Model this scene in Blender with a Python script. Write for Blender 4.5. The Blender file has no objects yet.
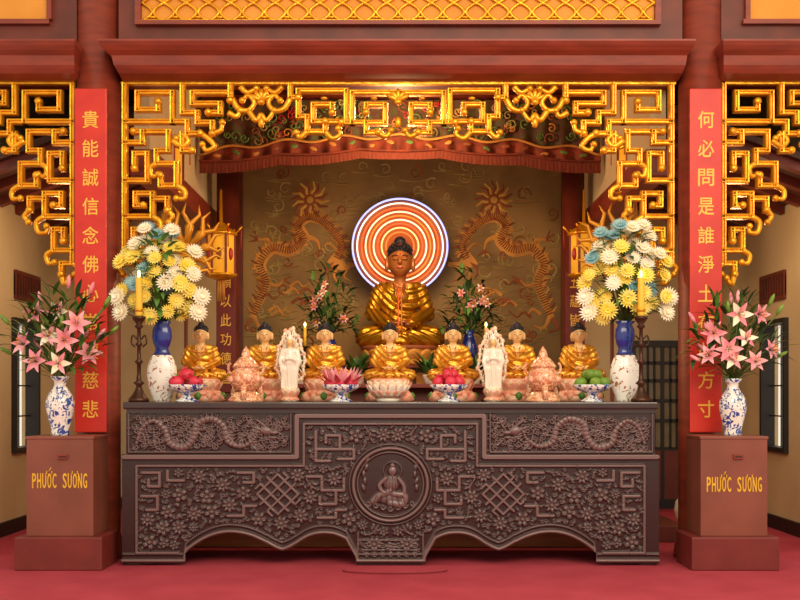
import bpy, bmesh, math, random
import numpy as np
from mathutils import Vector, Matrix, Euler
random.seed(7); rng=np.random.RandomState(3)
S=bpy.context.scene
S.view_settings.view_transform='Standard'
S.view_settings.look='None'
CAMD=8.33; CH=1.42; F=1000.0
def K(y): return F/(y+CAMD)
def wx(px,y): return (px-400)/K(y)
def wz(py,y): return CH+(395-py)/K(y)
# ------------------------------------------------------------ materials
def lin(h):
    h=h.lstrip('#'); r=[int(h[i:i+2],16)/255 for i in (0,2,4)]
    return tuple([(c/12.92 if c<=0.04045 else ((c+0.055)/1.055)**2.4) for c in r]+[1])
MC={}
def mat(name,col,rough=0.5,metal=0.0,col2=None,scale=6,bump=0,bscale=40,emit=0,coat=0,spec=0.5,wave=None,sss=0):
    if name in MC: return MC[name]
    m=bpy.data.materials.new(name); m.use_nodes=True; nt=m.node_tree; b=nt.nodes['Principled BSDF']
    b.inputs['Base Color'].default_value=lin(col); b.inputs['Roughness'].default_value=rough
    b.inputs['Metallic'].default_value=metal; b.inputs['Specular IOR Level'].default_value=spec
    b.inputs['Coat Weight'].default_value=coat
    tc=nt.nodes.new('ShaderNodeTexCoord')
    if col2 is None:
        c=lin(col); 
        c2=tuple([x*0.8 for x in c[:3]]+[1])
    else: c2=lin(col2)
    n=nt.nodes.new('ShaderNodeTexNoise'); n.inputs['Scale'].default_value=scale; n.inputs['Detail'].default_value=5
    mp=nt.nodes.new('ShaderNodeMapping'); nt.links.new(tc.outputs['Object'],mp.inputs['Vector'])
    if wave: mp.inputs['Scale'].default_value=wave
    nt.links.new(mp.outputs['Vector'],n.inputs['Vector'])
    r=nt.nodes.new('ShaderNodeValToRGB'); r.color_ramp.elements[0].position=0.35; r.color_ramp.elements[1].position=0.65
    r.color_ramp.elements[0].color=c2; r.color_ramp.elements[1].color=lin(col)
    nt.links.new(n.outputs['Fac'],r.inputs['Fac']); nt.links.new(r.outputs['Color'],b.inputs['Base Color'])
    if bump:
        n2=nt.nodes.new('ShaderNodeTexNoise'); n2.inputs['Scale'].default_value=bscale
        nt.links.new(tc.outputs['Object'],n2.inputs['Vector'])
        bp=nt.nodes.new('ShaderNodeBump'); bp.inputs['Strength'].default_value=bump; bp.inputs['Distance'].default_value=0.01
        nt.links.new(n2.outputs['Fac'],bp.inputs['Height']); nt.links.new(bp.outputs['Normal'],b.inputs['Normal'])
    if emit:
        b.inputs['Emission Color'].default_value=lin(col); b.inputs['Emission Strength'].default_value=emit
    MC[name]=m; return m
GOLD=mat('gold_leaf','#f6b022',0.27,0.55,'#de9414',9,0.35,45)
GOLDR=mat('gold_robe','#c88c1c',0.3,0.75,'#a06c12',5)
GOLDS=mat('gold_statue','#f0ac36',0.3,0.6,'#c87e20',16,0.25,35)
GOLDT=mat('gold_paint','#f2bc4a',0.45,0.1,'#e8ac38',9)
REDW=mat('lacquer_red_wood','#8c3622',0.45,0,'#762c1c',3,wave=(1,1,6))
REDD=mat('dark_red_wood','#702a18',0.5,0,'#581f12',3)
BOARD=mat('couplet_red','#d02c18',0.42,0,'#c02214',4)
BROWNW=mat('ceiling_wood','#4e2816',0.6,0,'#3c1c10',3,wave=(8,1,1))
CREAM=mat('cream_plaster','#d6c094',0.85,0,'#c8b084',1.2,0.1,30)
CARPET=mat('red_carpet','#b64652',0.95,0,'#aa3e4a',2.5,0.4,300,spec=0.1)
BLACK=mat('black_paint','#1c1512',0.5)
WOODO=mat('orange_wood','#c0702f',0.5,0,'#a05a24',2,wave=(1,1,8))
YEL=mat('yellow_panel','#e09434',0.7,0,'#d08628',2)
SKIN=mat('painted_skin','#f4c888',0.4,0.15,'#ecb674',5)
SKIN2=mat('painted_skin_big','#a8642e',0.4,0.3,'#945626',5)
HAIR=mat('black_hair','#17131a',0.5,bump=0.6,bscale=90)
RED=mat('lip_red','#b82a20',0.4)
DARK=mat('ink_dark','#181010',0.5)
PINK=mat('lotus_pink','#ec9478',0.4,0,'#f2c4a0',12)
LCREAM=mat('lotus_cream','#f4e2c0',0.4,0,'#f0c8a0',15)
LGREEN=mat('leaf_green_glaze','#5a8a3a',0.4)
WHITE=mat('white_porcelain','#f2e6d4',0.2,0,'#e8d8c4',6,coat=0.5)
BLUE=mat('blue_glaze','#1c2f8c',0.2,0,'#14226a',9,coat=0.5)
LEAF=mat('leaf','#54822c',0.55,0,'#3c6622',10)
LEAFD=mat('leaf_dark','#2c4a1c',0.6,0,'#1e3814',10)
STEM=mat('stem','#587030',0.6)
P_PINK=mat('petal_pink','#e87e90',0.6,0,'#f2b0b4',14)
P_WH=mat('petal_white','#fbf2e0',0.6,0,'#f4e6c0',14)
P_YEL=mat('petal_yellow','#f8dc48',0.6,0,'#fae884',14)
P_BLUE=mat('petal_blue','#74a8b4',0.6,0,'#a8ccca',14)
P_OR=mat('petal_orange','#e88a28',0.6)
CANDLE=mat('candle_wax','#f0b830',0.5,emit=0.1)
FLAME=mat('flame','#ffd070',0.5,emit=8)
BRONZE=mat('dark_bronze','#4a2c1a',0.35,0.6)
FRUITR=mat('dragon_fruit','#d8324a',0.45,0,'#c82840',12)
FRUITG=mat('green_fruit','#7a9a34',0.45,0,'#5c8226',12)
FRUITO=mat('orange_fruit','#e06a30',0.45)
def porcelain(name,scale,c1,c2='#f4efe6',th=0.55):
    m=bpy.data.materials.new(name); m.use_nodes=True; nt=m.node_tree; b=nt.nodes['Principled BSDF']
    b.inputs['Roughness'].default_value=0.18; b.inputs['Coat Weight'].default_value=0.4
    tc=nt.nodes.new('ShaderNodeTexCoord'); n=nt.nodes.new('ShaderNodeTexNoise'); n.inputs['Scale'].default_value=scale; n.inputs['Detail'].default_value=3; n.inputs['Distortion'].default_value=1.5
    nt.links.new(tc.outputs['Object'],n.inputs['Vector'])
    r=nt.nodes.new('ShaderNodeValToRGB'); r.color_ramp.elements[0].position=th-0.03; r.color_ramp.elements[1].position=th+0.02
    r.color_ramp.elements[0].color=lin(c2); r.color_ramp.elements[1].color=lin(c1)
    nt.links.new(n.outputs['Fac'],r.inputs['Fac']); nt.links.new(r.outputs['Color'],b.inputs['Base Color']); return m
PBW=porcelain('blue_white_porcelain',22,'#2a4a9c',th=0.53)
PPAINT=porcelain('painted_porcelain',16,'#a86a3e',th=0.60)
CENSER=porcelain('censer_glaze',30,'#d07a54','#ecc096',0.5)
# ------------------------------------------------------------ mesh builder
def basis(d):
    d=Vector(d).normalized(); a=Vector((0,0,1)) if abs(d.z)<0.9 else Vector((0,1,0))
    u=d.cross(a).normalized(); v=d.cross(u).normalized(); return u,v,d
class MB:
    def __init__(s): s.v=[];s.f=[];s.m=[];s.sm=[];s.mats=[]
    def mi(s,m):
        if m not in s.mats: s.mats.append(m)
        return s.mats.index(m)
    def add(s,vs,fs,m,smooth=False):
        o=len(s.v); s.v.extend([tuple(v) for v in vs]); k=s.mi(m)
        for f in fs: s.f.append([i+o for i in f]); s.m.append(k); s.sm.append(smooth)
    def box(s,x0,x1,y0,y1,z0,z1,m,bv=0):
        if bv>0:
            b=bv; vs=[];
            bm=bmesh.new(); bmesh.ops.create_cube(bm,size=1)
            for v in bm.verts: v.co=Vector(((x0+x1)/2+v.co.x*(x1-x0),(y0+y1)/2+v.co.y*(y1-y0),(z0+z1)/2+v.co.z*(z1-z0)))
            bmesh.ops.bevel(bm,geom=bm.edges[:],offset=b,segments=2,affect='EDGES',profile=0.6)
            bm.verts.index_update(); s.add([v.co for v in bm.verts],[[v.index for v in f.verts] for f in bm.faces],m); bm.free(); return
        vs=[(x,y,z) for x in (x0,x1) for y in (y0,y1) for z in (z0,z1)]
        s.add(vs,[(0,1,3,2),(4,6,7,5),(0,4,5,1),(2,3,7,6),(0,2,6,4),(1,5,7,3)],m)
    def lathe(s,prof,c,m,n=28,sy=1,axis=None):
        vs=[];fs=[];c=Vector(c)
        if axis: u,v,d=basis(axis)
        for r,z in prof:
            for i in range(n):
                a=2*math.pi*i/n
                if axis: vs.append(c+u*(r*math.cos(a))+v*(r*math.sin(a))+d*z)
                else: vs.append((c.x+r*math.cos(a),c.y+sy*r*math.sin(a),c.z+z))
        for j in range(len(prof)-1):
            for i in range(n):
                fs.append((j*n+i,j*n+(i+1)%n,(j+1)*n+(i+1)%n,(j+1)*n+i))
        fs.append(tuple(range(n))[::-1]); fs.append(tuple((len(prof)-1)*n+i for i in range(n)))
        s.add(vs,fs,m,True)
    def tube(s,pts,rad,m,n=6,sq=None):
        pts=[Vector(p) for p in pts]; N=len(pts)
        if not hasattr(rad,'__len__'): rad=[rad]*N
        vs=[];fs=[];pu=None
        for k,p in enumerate(pts):
            t=(pts[min(k+1,N-1)]-pts[max(k-1,0)])
            if t.length<1e-9: t=Vector((0,0,1))
            t.normalize()
            if pu is None: u,v,_=basis(t)
            else:
                u=pu-t*pu.dot(t)
                if u.length<1e-6: u,v,_=basis(t)
                u.normalize(); v=t.cross(u)
            pu=u
            for i in range(n):
                a=2*math.pi*i/n; vs.append(p+u*(rad[k]*math.cos(a))+v*(rad[k]*math.sin(a)))
        for j in range(N-1):
            for i in range(n): fs.append((j*n+i,j*n+(i+1)%n,(j+1)*n+(i+1)%n,(j+1)*n+i))
        fs.append(tuple(range(n))[::-1]); fs.append(tuple((N-1)*n+i for i in range(n)))
        s.add(vs,fs,m,True)
    def ell(s,c,r,m,rot=None,nu=14,nv=9):
        vs=[];fs=[];c=Vector(c); R=Euler(rot).to_matrix() if rot else None
        if not hasattr(r,'__len__'): r=(r,r,r)
        for j in range(nv+1):
            t=math.pi*j/nv
            t=min(max(t,0.02),math.pi-0.02)
            for i in range(nu):
                a=2*math.pi*i/nu; p=Vector((r[0]*math.sin(t)*math.cos(a),r[1]*math.sin(t)*math.sin(a),r[2]*math.cos(t)))
                if R: p=R@p
                vs.append(c+p)
        for j in range(nv):
            for i in range(nu): fs.append((j*nu+i,(j+1)*nu+i,(j+1)*nu+(i+1)%nu,j*nu+(i+1)%nu))
        s.add(vs,fs,m,True)
    def prism(s,poly,y0,y1,m):
        n=len(poly); vs=[(x,y0,z) for x,z in poly]+[(x,y1,z) for x,z in poly]
        fs=[tuple(range(n)),tuple(range(n,2*n))[::-1]]+[(i,i+n,(i+1)%n+n,(i+1)%n) for i in range(n)]
        s.add(vs,fs,m)
    def torus(s,c,R,r,m,n=72,k=8,sy=1):
        c=Vector(c);vs=[];fs=[]
        for i in range(n):
            a=2*math.pi*i/n
            for j in range(k):
                b=2*math.pi*j/k; q=R+r*math.cos(b)
                vs.append(c+Vector((q*math.cos(a),r*math.sin(b)*sy,q*math.sin(a))))
        for i in range(n):
            for j in range(k): fs.append((i*k+j,((i+1)%n)*k+j,((i+1)%n)*k+(j+1)%k,i*k+(j+1)%k))
        s.add(vs,fs,m,True)
    def leaf(s,p,d,L,w,m,curve=0.3,up=(0,0,1),n=5,fold=0.25):
        p=Vector(p); d=Vector(d).normalized(); up=Vector(up)
        sd=d.cross(up)
        if sd.length<1e-3: sd=d.cross(Vector((1,0,0)))
        sd.normalize(); nn=sd.cross(d).normalized(); vs=[];fs=[]
        for k in range(n+1):
            t=k/n; c=p+d*(L*t*(1-0.25*curve*t))-nn*(curve*L*t*t*0.6)
            ww=w*math.sin(math.pi*(0.08+0.9*t)**0.85)*0.5
            vs+= [c-sd*ww+nn*ww*fold, c, c+sd*ww+nn*ww*fold]
        for k in range(n):
            a=3*k; fs+=[(a,a+1,a+4,a+3),(a+1,a+2,a+5,a+4)]
        s.add(vs,fs,m,True)
    def merge(s,vs,fs,mi_list,mats,M=None,smooth=True):
        o=len(s.v)
        for v in vs:
            v=Vector(v); s.v.append(tuple(M@v if M else v))
        ks=[s.mi(m) for m in mats]
        for f,k in zip(fs,mi_list): s.f.append([i+o for i in f]); s.m.append(ks[k]); s.sm.append(smooth)
    def build(s,name,loc=(0,0,0),scale=1,rotz=0):
        me=bpy.data.meshes.new(name); me.from_pydata(s.v,[],s.f)
        for m in s.mats: me.materials.append(m)
        me.polygons.foreach_set('material_index',s.m); me.polygons.foreach_set('use_smooth',s.sm); me.update()
        return place(name,me,loc,scale,rotz)
def place(name,me,loc,scale=1,rotz=0):
    o=bpy.data.objects.new(name,me); S.collection.objects.link(o); o.location=loc; o.rotation_euler=(0,0,rotz)
    o.scale=(scale,)*3 if not hasattr(scale,'__len__') else scale
    return o
def catmull(P,n=8):
    P=[np.array(p,float) for p in P]; out=[]
    Q=[2*P[0]-P[1]]+P+[2*P[-1]-P[-2]]
    for i in range(1,len(Q)-2):
        a,b,c,d=Q[i-1],Q[i],Q[i+1],Q[i+2]
        for k in range(n):
            t=k/n; out.append(0.5*((2*b)+(-a+c)*t+(2*a-5*b+4*c-d)*t*t+(-a+3*b-3*c+d)*t**3))
    out.append(P[-1]); return out
def spiral(cx,cy,r0,r1,a0,turns,n=18):
    return [(cx+(r0+(r1-r0)*i/n)*math.cos(a0+turns*2*math.pi*i/n),cy+(r0+(r1-r0)*i/n)*math.sin(a0+turns*2*math.pi*i/n)) for i in range(n+1)]
def text_geo(body,size):
    cu=bpy.data.curves.new('t','FONT'); cu.body=body; cu.size=size; cu.extrude=0.0; cu.resolution_u=3
    cu.align_x='LEFT'
    o=bpy.data.objects.new('t',cu); S.collection.objects.link(o)
    dg=bpy.context.evaluated_depsgraph_get(); me=o.evaluated_get(dg).to_mesh()
    vs=[v.co.copy() for v in me.vertices]; fs=[list(p.vertices) for p in me.polygons]
    o.evaluated_get(dg).to_mesh_clear(); bpy.data.objects.remove(o); bpy.data.curves.remove(cu)
    return vs,fs
def add_text(mb,body,cx,y,cz,m,height=None,width=None,bold=0.0):
    vs,fs=text_geo(body,1.0)
    if not vs: print('NO TEXT',body.encode('unicode_escape')); return
    x0=min(v.x for v in vs);x1=max(v.x for v in vs);z0=min(v.y for v in vs);z1=max(v.y for v in vs)
    sx=(width/(x1-x0)) if width else (height/(z1-z0)); sz=(height/(z1-z0)) if height else sx
    offs=[(0,0)] if not bold else [(-bold,0),(bold,0),(0,bold),(0,-bold)]
    for k,(ox,oz) in enumerate(offs):
        mb.add([((v.x-(x0+x1)/2)*sx+cx+ox,y-0.0004*k,(v.y-(z0+z1)/2)*sz+cz+oz) for v in vs],fs,m)
# ------------------------------------------------------------ blob figures
def blob(prims,voxel,smooth=3,matfn=None,folds=None):
    mb=MB()
    D=MC['ink_dark']
    for p in prims:
        if p[0]=='e': mb.ell(p[1],p[2],D,rot=p[4] if len(p)>4 else None,nu=20,nv=14)
        else:
            a=Vector(p[1]);b=Vector(p[2]);r1,r2=p[3]; d=(b-a).normalized()
            pts=[];rr=[]
            for t in (-0.98,-0.8,-0.5,0): pts.append(a+d*(r1*t)); rr.append(r1*math.sqrt(max(0.01,1-t*t)))
            for t in (0,0.5,0.8,0.98): pts.append(b+d*(r2*t)); rr.append(r2*math.sqrt(max(0.01,1-t*t)))
            mb.tube(pts,rr,D,n=16)
    me=bpy.data.meshes.new('b'); me.from_pydata(mb.v,[],mb.f); me.update()
    o=bpy.data.objects.new('b',me); S.collection.objects.link(o)
    m=o.modifiers.new('r','REMESH'); m.mode='VOXEL'; m.voxel_size=voxel
    if smooth:
        m=o.modifiers.new('s','SMOOTH'); m.factor=0.5; m.iterations=smooth
    dg=bpy.context.evaluated_depsgraph_get(); ev=o.evaluated_get(dg); em=ev.to_mesh()
    n=len(em.vertices); V=np.zeros(n*3); em.vertices.foreach_get('co',V); V=V.reshape(-1,3)
    Nn=np.zeros(n*3); em.vertices.foreach_get('normal',Nn); Nn=Nn.reshape(-1,3)
    fs=[list(p.vertices) for p in em.polygons]
    ev.to_mesh_clear(); bpy.data.objects.remove(o)
    def classify(C):
        best=np.full(len(C),1e9); idx=np.zeros(len(C),int)
        for p in prims:
            k=p[-1] if p[0]=='c' else p[3]
            if p[0]=='e':
                q=(C-np.array(p[1]))
                if len(p)>4 and p[4]: q=q@np.array(Euler(p[4]).to_matrix())
                r=np.array(p[2] if hasattr(p[2],'__len__') else (p[2],)*3); l=np.linalg.norm(q/r,axis=1); d=(l-1)*r.min()
            else:
                a=np.array(p[1]);b=np.array(p[2]); ab=b-a; t=np.clip(((C-a)@ab)/(ab@ab),0,1)
                d=np.linalg.norm(C-a-t[:,None]*ab,axis=1)-(p[3][0]+(p[3][1]-p[3][0])*t)
            w=d<best; best[w]=d[w]; idx[w]=k
        return idx
    if folds is not None:
        vi=classify(V); V=V+Nn*folds(V,vi)[:,None]
    C=np.array([V[f].mean(axis=0) for f in fs]); mi=classify(C)
    if matfn: mi=matfn(C,mi)
    return V,fs,list(mi)
# material idx: 0 robe,1 skin,2 hair
def seated(voxel,mats,folds=0,hs=1.2):
    pr=[]
    for s in (-1,1):
        pr+=[('c',(s*.13,.06,.13),(s*.40,-.08,.11),(.145,.11),0),
             ('c',(s*.40,-.08,.10),(-s*.04,-.27,.085),(.105,.075),0),
             ('c',(s*.235,.03,.605),(s*.315,.03,.37),(.085,.085),0),
             ('c',(s*.315,.03,.37),(s*.13,-.2,.25),(.085,.06),0),
             ('c',(s*.13,-.2,.25),(s*.07,-.235,.235),(.04,.035),1),
             ('e',(s*.118,.0,.835),(.018,.03,.062),1),
             ('e',(s*.1,.02,.55),(.15,.11,.16),0)]
    pr+=[('e',(0,.06,.14),(.27,.19,.14),0),('e',(0,.05,.3),(.19,.14,.2),0),('e',(0,.035,.48),(.22,.135,.2),0),
         ('c',(-.19,.03,.615),(.19,.03,.615),(.085,.085),0),('e',(0,-.02,.53),(.13,.105,.11),1),
         ('c',(0,.03,.62),(0,.015,.76),(.07,.06),1),
         ('e',(0,.0,.865),(.105,.115,.135),1),('e',(0,-.03,.8),(.07,.08,.062),1),('c',(0,-.113,.885),(0,-.128,.845),(.011,.018),1),
         ('e',(0,.025,.915),(.114,.115,.105),2),('e',(0,.02,1.02),(.055,.055,.05),2),
         ('e',(0,-.2,.06),(.2,.13,.06),0)]
    def fold(V,vi):
        a=np.zeros(len(V)); w=(vi==0)
        x,y,z=V.T
        q=1.0 if folds==1 else .62
        f1=np.sin((z*1.0-0.9*x*x*2+0.35*x)*75*q)*0.009
        f2=np.sin((np.abs(x)*0.6+z*1.5+y*0.5)*60*q)*0.008
        a[w]=np.where(z[w]>0.24,f1[w],f2[w]); return a
    def mf(C,mi):
        x,y,z=C.T
        mi=mi.copy()
        m=(y<0)&(z>.42)&(z<.70)&(np.abs(x)<(z-.42)*0.42+0.0)
        mi[m&(mi==0)]=1
        m2=(mi==1)&(z<.66)&(z>.40)&(y<0)&(np.abs(x)>=(z-.42)*0.42)
        mi[m2]=0
        hd=(z>.79)&(mi>0)
        mi[hd]=1
        ear=(np.abs(x)>.109)&(z<.895)
        hh=hd&(((y>.012)&~ear)|(z>.938-.035*(np.abs(x)/.1)**2))
        mi[hh]=2
        return mi
    V,fs,mi=blob(pr,voxel,2,mf,fold if folds else None)
    mb=MB(); mb.merge(V,fs,mi,mats)
    sk=mats[1]
    for s in (-1,1):
        mb.ell((s*.042,-.104,.872),(.022,.012,.0075),sk,rot=(0,s*.1,0))
        mb.tube([(s*.022,-.1125,.868),(s*.042,-.1165,.865),(s*.062,-.106,.869)],.0035,DARK,5)
        mb.tube([(s*.018,-.1125,.895),(s*.042,-.113,.905),(s*.068,-.1,.895)],.0035,DARK,5)
        for k in range(4):
            z=.232+.012*(s>0); y0=-.215-.022*k; L=(.125,.14,.13,.105)[k]
            mb.tube([(s*.085,y0,z+.008),(s*.085-s*L*.45,y0-.006,z+.016),(s*.085-s*L*.8,y0-.006,z+.008),(s*.085-s*L,y0-.003,z)],[.015,.014,.013,.009],sk,7)
        mb.tube([(s*.085,-.205,.245),(s*.05,-.235,.272),(s*.012,-.245,.29)],[.016,.014,.010],sk,7)
        mb.ell((s*.085,-.245,.235),(.045,.052,.024),sk)
    mb.tube([(-.03,-.113,.805),(0,-.121,.801),(.03,-.113,.805)],[.003,.0075,.003],RED,6)
    mb.ell((0,-.117,.915),(.008,.006,.008),RED)
    mb.ell((0,-.05,.99),(.015,.012,.012),RED)
    for k in range(60):
        a=k*2.39996; t=k/60; r=math.sqrt(t)*.112
        zz=.915+.105*math.sqrt(max(0,1-(r/.116)**2)); p=(r*math.cos(a),.025+r*math.sin(a),zz)
        if p[1]<-.085: continue
        mb.ell(p,.012,mats[2],nu=6,nv=4)
    mb.tube([(.05,-.1,.66),(.02,-.128,.52),(-.03,-.135,.43),(-.12,-.12,.36)],.010,mats[0],6)
    mb.tube([(-.07,-.085,.67),(-.045,-.122,.54),(-.01,-.132,.44)],.010,mats[0],6)
    def hsc(v):
        x,y,z=v; t=min(1,max(0,(z-.69)/.10)); t=t*t*(3-2*t); f=1+(hs-1)*t
        return (x*f,y*f,.70+(z-.70)*f if z>.70 else z)
    mb.v=[hsc(v) for v in mb.v]
    return mb
def lotus_base(mb,R,z0,h,mA,mB,mC,sy=.8,n=14):
    mb.lathe([(R*.75,0),(R*.85,h*.1),(R*.8,h*.2),(R*.55,h*.35),(R*.62,h*.5),(R*.9,h*.8),(R*.92,h*.97),(R*.88,h)],(0,0,z0),mC,28,sy)
    for row,(zz,rr,ph,tilt,L) in enumerate([(h*.55,R*.82,0,.5,h*.5),(h*.62,R*.8,.5,.35,h*.52),(h*.25,R*.78,.0,2.4,h*.32)]):
        for i in range(n):
            a=2*math.pi*(i+ph)/n
            c=Vector((rr*math.cos(a),sy*rr*math.sin(a),z0+zz))
            R3=(Matrix.Rotation(math.atan2(math.sin(a)*sy,math.cos(a)),3,'Z')@Matrix.Rotation(tilt,3,'Y')).to_euler()
            mb.ell(c,(R*.06,R*math.pi/n*.95,L*.62),(mA if row!=1 else mB),rot=R3,nu=10,nv=7)
# ------------------------------------------------------------ ROOM
def simple(name,boxes,loc=(0,0,0)):
    mb=MB()
    for b in boxes: mb.box(*b[:7],bv=(b[7] if len(b)>7 else 0))
    return mb.build(name,loc)
simple('floor',[(-5.5,5.5,-9.5,4.4,-.1,0,CARPET)])
BY=4.2
simple('wall_back',[(-4.2,4.2,BY,BY+.15,0,5.6,CREAM)])
for s,nm in ((-1,'left'),(1,'right')):
    xa,xb=(s*4.0,s*4.15); x0,x1=min(xa,xb),max(xa,xb)
    simple('wall_'+nm,[(x0,x1,.52,1.98,0,5.6,CREAM),(x0,x1,2.64,BY,0,5.6,CREAM),(x0,x1,1.98,2.64,0,.84,CREAM),(x0,x1,1.98,2.64,2.2,5.6,CREAM)])
    i0,i1=min(s*3.97,s*4.0),max(s*3.97,s*4.0)
    simple('baseboard_'+nm,[(i0,i1,.52,BY-.03,0,.14,BLACK)])
    mb=MB(); j0,j1=min(s*3.95,s*4.1),max(s*3.95,s*4.1)
    for (a,b,c,d) in ((1.96,2.01,.82,2.22),(2.61,2.66,.82,2.22),(2.01,2.61,.82,.87),(2.01,2.61,2.17,2.22)): mb.box(j0,j1,a,b,c,d,BLACK)
    k0,k1=min(s*4.05,s*4.06),max(s*4.05,s*4.06)
    mb.box(k0,k1,2.30,2.315,.87,2.17,BLACK)
    for i in range(1,4): mb.box(k0,k1,2.01,2.61,.87+i*.325-.008,.87+i*.325+.008,BLACK)
    mb.build('window_1' if s<0 else 'window_2')
    mb=MB()
    mb.box(i0,i1,2.02,2.72,2.42,2.46,REDD);mb.box(i0,i1,2.02,2.72,2.68,2.72,REDD)
    for i in range(10): mb.box(i0,i1,2.02+i*.0755,2.045+i*.0755,2.46,2.68,REDD)
    mb.box(min(s*3.985,s*3.999),max(s*3.985,s*3.999),2.02,2.72,2.46,2.68,BLACK)
    mb.build('wall_vent')
    mb=MB()
    A=[(s*2.45,.62,3.95),(s*3.99,.62,3.38),(s*3.99,BY,3.38),(s*2.45,BY,3.95)]
    mb.add(A+[(a,b,c+.06) for a,b,c in A],[(0,1,2,3),(7,6,5,4),(0,4,5,1),(1,5,6,2),(2,6,7,3),(3,7,4,0)],BROWNW)
    for k in range(8):
        y=.7+k*.45
        mb.add([(s*2.45,y,3.95),(s*3.99,y,3.38),(s*3.99,y+.1,3.38),(s*2.45,y+.1,3.95),(s*2.45,y,3.87),(s*3.99,y,3.30),(s*3.99,y+.1,3.30),(s*2.45,y+.1,3.87)],[(4,5,6,7),(0,1,5,4),(3,2,6,7),(0,3,7,4),(1,2,6,5)],REDD)
    mb.build('ceiling_aisle')
    simple('trim_aisle_beam',[(min(s*2.2,s*2.42),max(s*2.2,s*2.42),.62,BY-.01,3.38,3.62,REDW,.01),(min(s*2.24,s*2.38),max(s*2.24,s*2.38),.62,BY-.01,3.62,4.9,CREAM)])
simple('ceiling',[(-4.2,4.2,.5,BY+.1,5.05,5.15,BROWNW)])
simple('baseboard_back',[(-4,4,BY-.03,BY,0,.14,BLACK)])
mb=MB()
for i in range(8): mb.box(-2.2,2.2,.8+i*.4,.9+i*.4,4.93,5.05,REDD)
for x in (-1.4,-.5,.5,1.4): mb.box(x-.06,x+.06,.6,BY-.15,4.9,4.96,REDW)
mb.build('ceiling_rafters')
mb=MB()
for a,b,c,d in ((2.86,2.94,0,2.1),(3.62,3.70,0,2.1),(2.94,3.62,2.02,2.1),(2.94,3.62,.0,.12)): mb.box(a,b,BY-.06,BY-.001,c,d,BLACK)
mb.box(3.26,3.30,BY-.05,BY-.001,.12,2.02,BLACK)
GL=mat('pale_glass','#8a7a5c',0.2)
mb.box(2.94,3.62,BY-.02,BY-.001,.12,2.02,GL)
for z in (.75,1.1,1.35,1.6,1.82): mb.box(2.94,3.62,BY-.045,BY-.02,z-.02,z+.02,BLACK)
for x in (3.02,3.10,3.18,3.38,3.46,3.54): mb.box(x-.012,x+.012,BY-.045,BY-.02,.75,2.02,BLACK)
mb.box(2.94,3.62,BY-.04,BY-.02,.12,.75,REDD)
mb.build('door_1')
# ------------------------------------------------------------ front columns
LEFT='貴能誠信念佛心常懷慈悲'; RIGHT='何必問是誰淨土在此方寸'
SIGN=mat('sign_yellow','#f0bc30',0.5)
for s,txt in ((-1,LEFT),(1,RIGHT)):
    x=-2.64 if s<0 else 2.63
    mb=MB()
    mb.lathe([(.225,0),(.225,.05),(.215,.1),(.20,.14),(.185,.2),(.185,5.3)],(x,.44,0),REDW,40)
    mb.build('red_column')
    mb=MB(); bx=-2.645 if s<0 else 2.615
    mb.box(bx-.138,bx+.138,.215,.252,1.1,4.04,BOARD,.008)
    for i,ch in enumerate(txt):
        add_text(mb,ch,bx,.2135,wz(119+29*i,.2),GOLDT,height=.145,width=.135,bold=.0015)
    mb.build('couplet_board')
    mb=MB(); c=-2.76 if s<0 else 2.71
    DB=mat('box_brown_red','#8a4c3c',0.4,0,'#7c4434',3)
    mb.box(c-.272,c+.272,-.22,.19,.27,1.08,DB,.012)
    mb.box(c-.278,c+.278,-.226,.193,1.06,1.085,DB,.006)
    mb.box(c-.355,c+.355,-.26,.20,.0,.272,mat('plinth_red','#7c2c26',0.5),.012)
    mb.box(c-.05+.04,c+.07,-.2385,-.22,.90,.94,REDW,.003); mb.box(c-.0,c+.06,-.2405,-.22,.915,.925,BLACK)
    zc=.725 if s<0 else .695; word='PHUOC SUONG'; Wd=.455; st_=Wd/len(word); lh=.118
    for i,ch in enumerate(word):
        if ch==' ': continue
        lx=c-Wd/2+st_*(i+.5); add_text(mb,ch,lx,-.2225,zc,SIGN,height=lh,width=st_*.72,bold=.0022)
        if i in (2,3,7,8):
            mb.tube([(lx+st_*.28,-.224,zc+lh*.40),(lx+st_*.52,-.224,zc+lh*.5),(lx+st_*.5,-.224,zc+lh*.68)],.0035,SIGN,5)
        if i==3: mb.tube([(lx-.004,-.224,zc+lh*.62),(lx+.014,-.224,zc+lh*.9)],.004,SIGN,5)
    mb.build('donation_box')
# ------------------------------------------------------------ lintels
def cornice(name,x0,x1,ends):
    prof=[(4.145,0,.33),(4.17,0,.22),(4.20,.015,.19),(4.225,.03,.17),(4.30,.045,.15),(4.33,.09,.10),(4.36,.12,.07),(4.39,.135,.05),(4.405,.135,.05)]
    mb=MB(); vs=[];fs=[]
    for z,e,y in prof: vs+=[(x0-e*ends[0],y,z),(x1+e*ends[1],y,z),(x1+e*ends[1],.6,z),(x0-e*ends[0],.6,z)]
    n=len(prof)
    for k in range(n-1):
        for i in range(4): fs.append((4*k+i,4*k+(i+1)%4,4*k+4+(i+1)%4,4*k+4+i))
    fs+=[(3,2,1,0),(4*n-4,4*n-3,4*n-2,4*n-1)]
    mb.add(vs,fs,REDW); return mb
cornice('l',wx(118,.2),wx(683,.2),(.95,.5)).build('trim_lintel_centre')
cornice('l',-4.6,wx(74,.2),(0,.4)).build('trim_lintel_left')
cornice('l',wx(724,.2),4.6,(.4,0)).build('trim_lintel_right')
mb=MB(); y=.3
x0,x1=wx(118,y),wx(683,y)
mb.box(x0,x1,.32,.5,4.406,5.3,REDD)
a,b=wx(142,y),wx(654,y); zb=wz(22,y); zt=zb+.32
mb.box(a,b,.30,.33,zb,zt,YEL)
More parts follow.
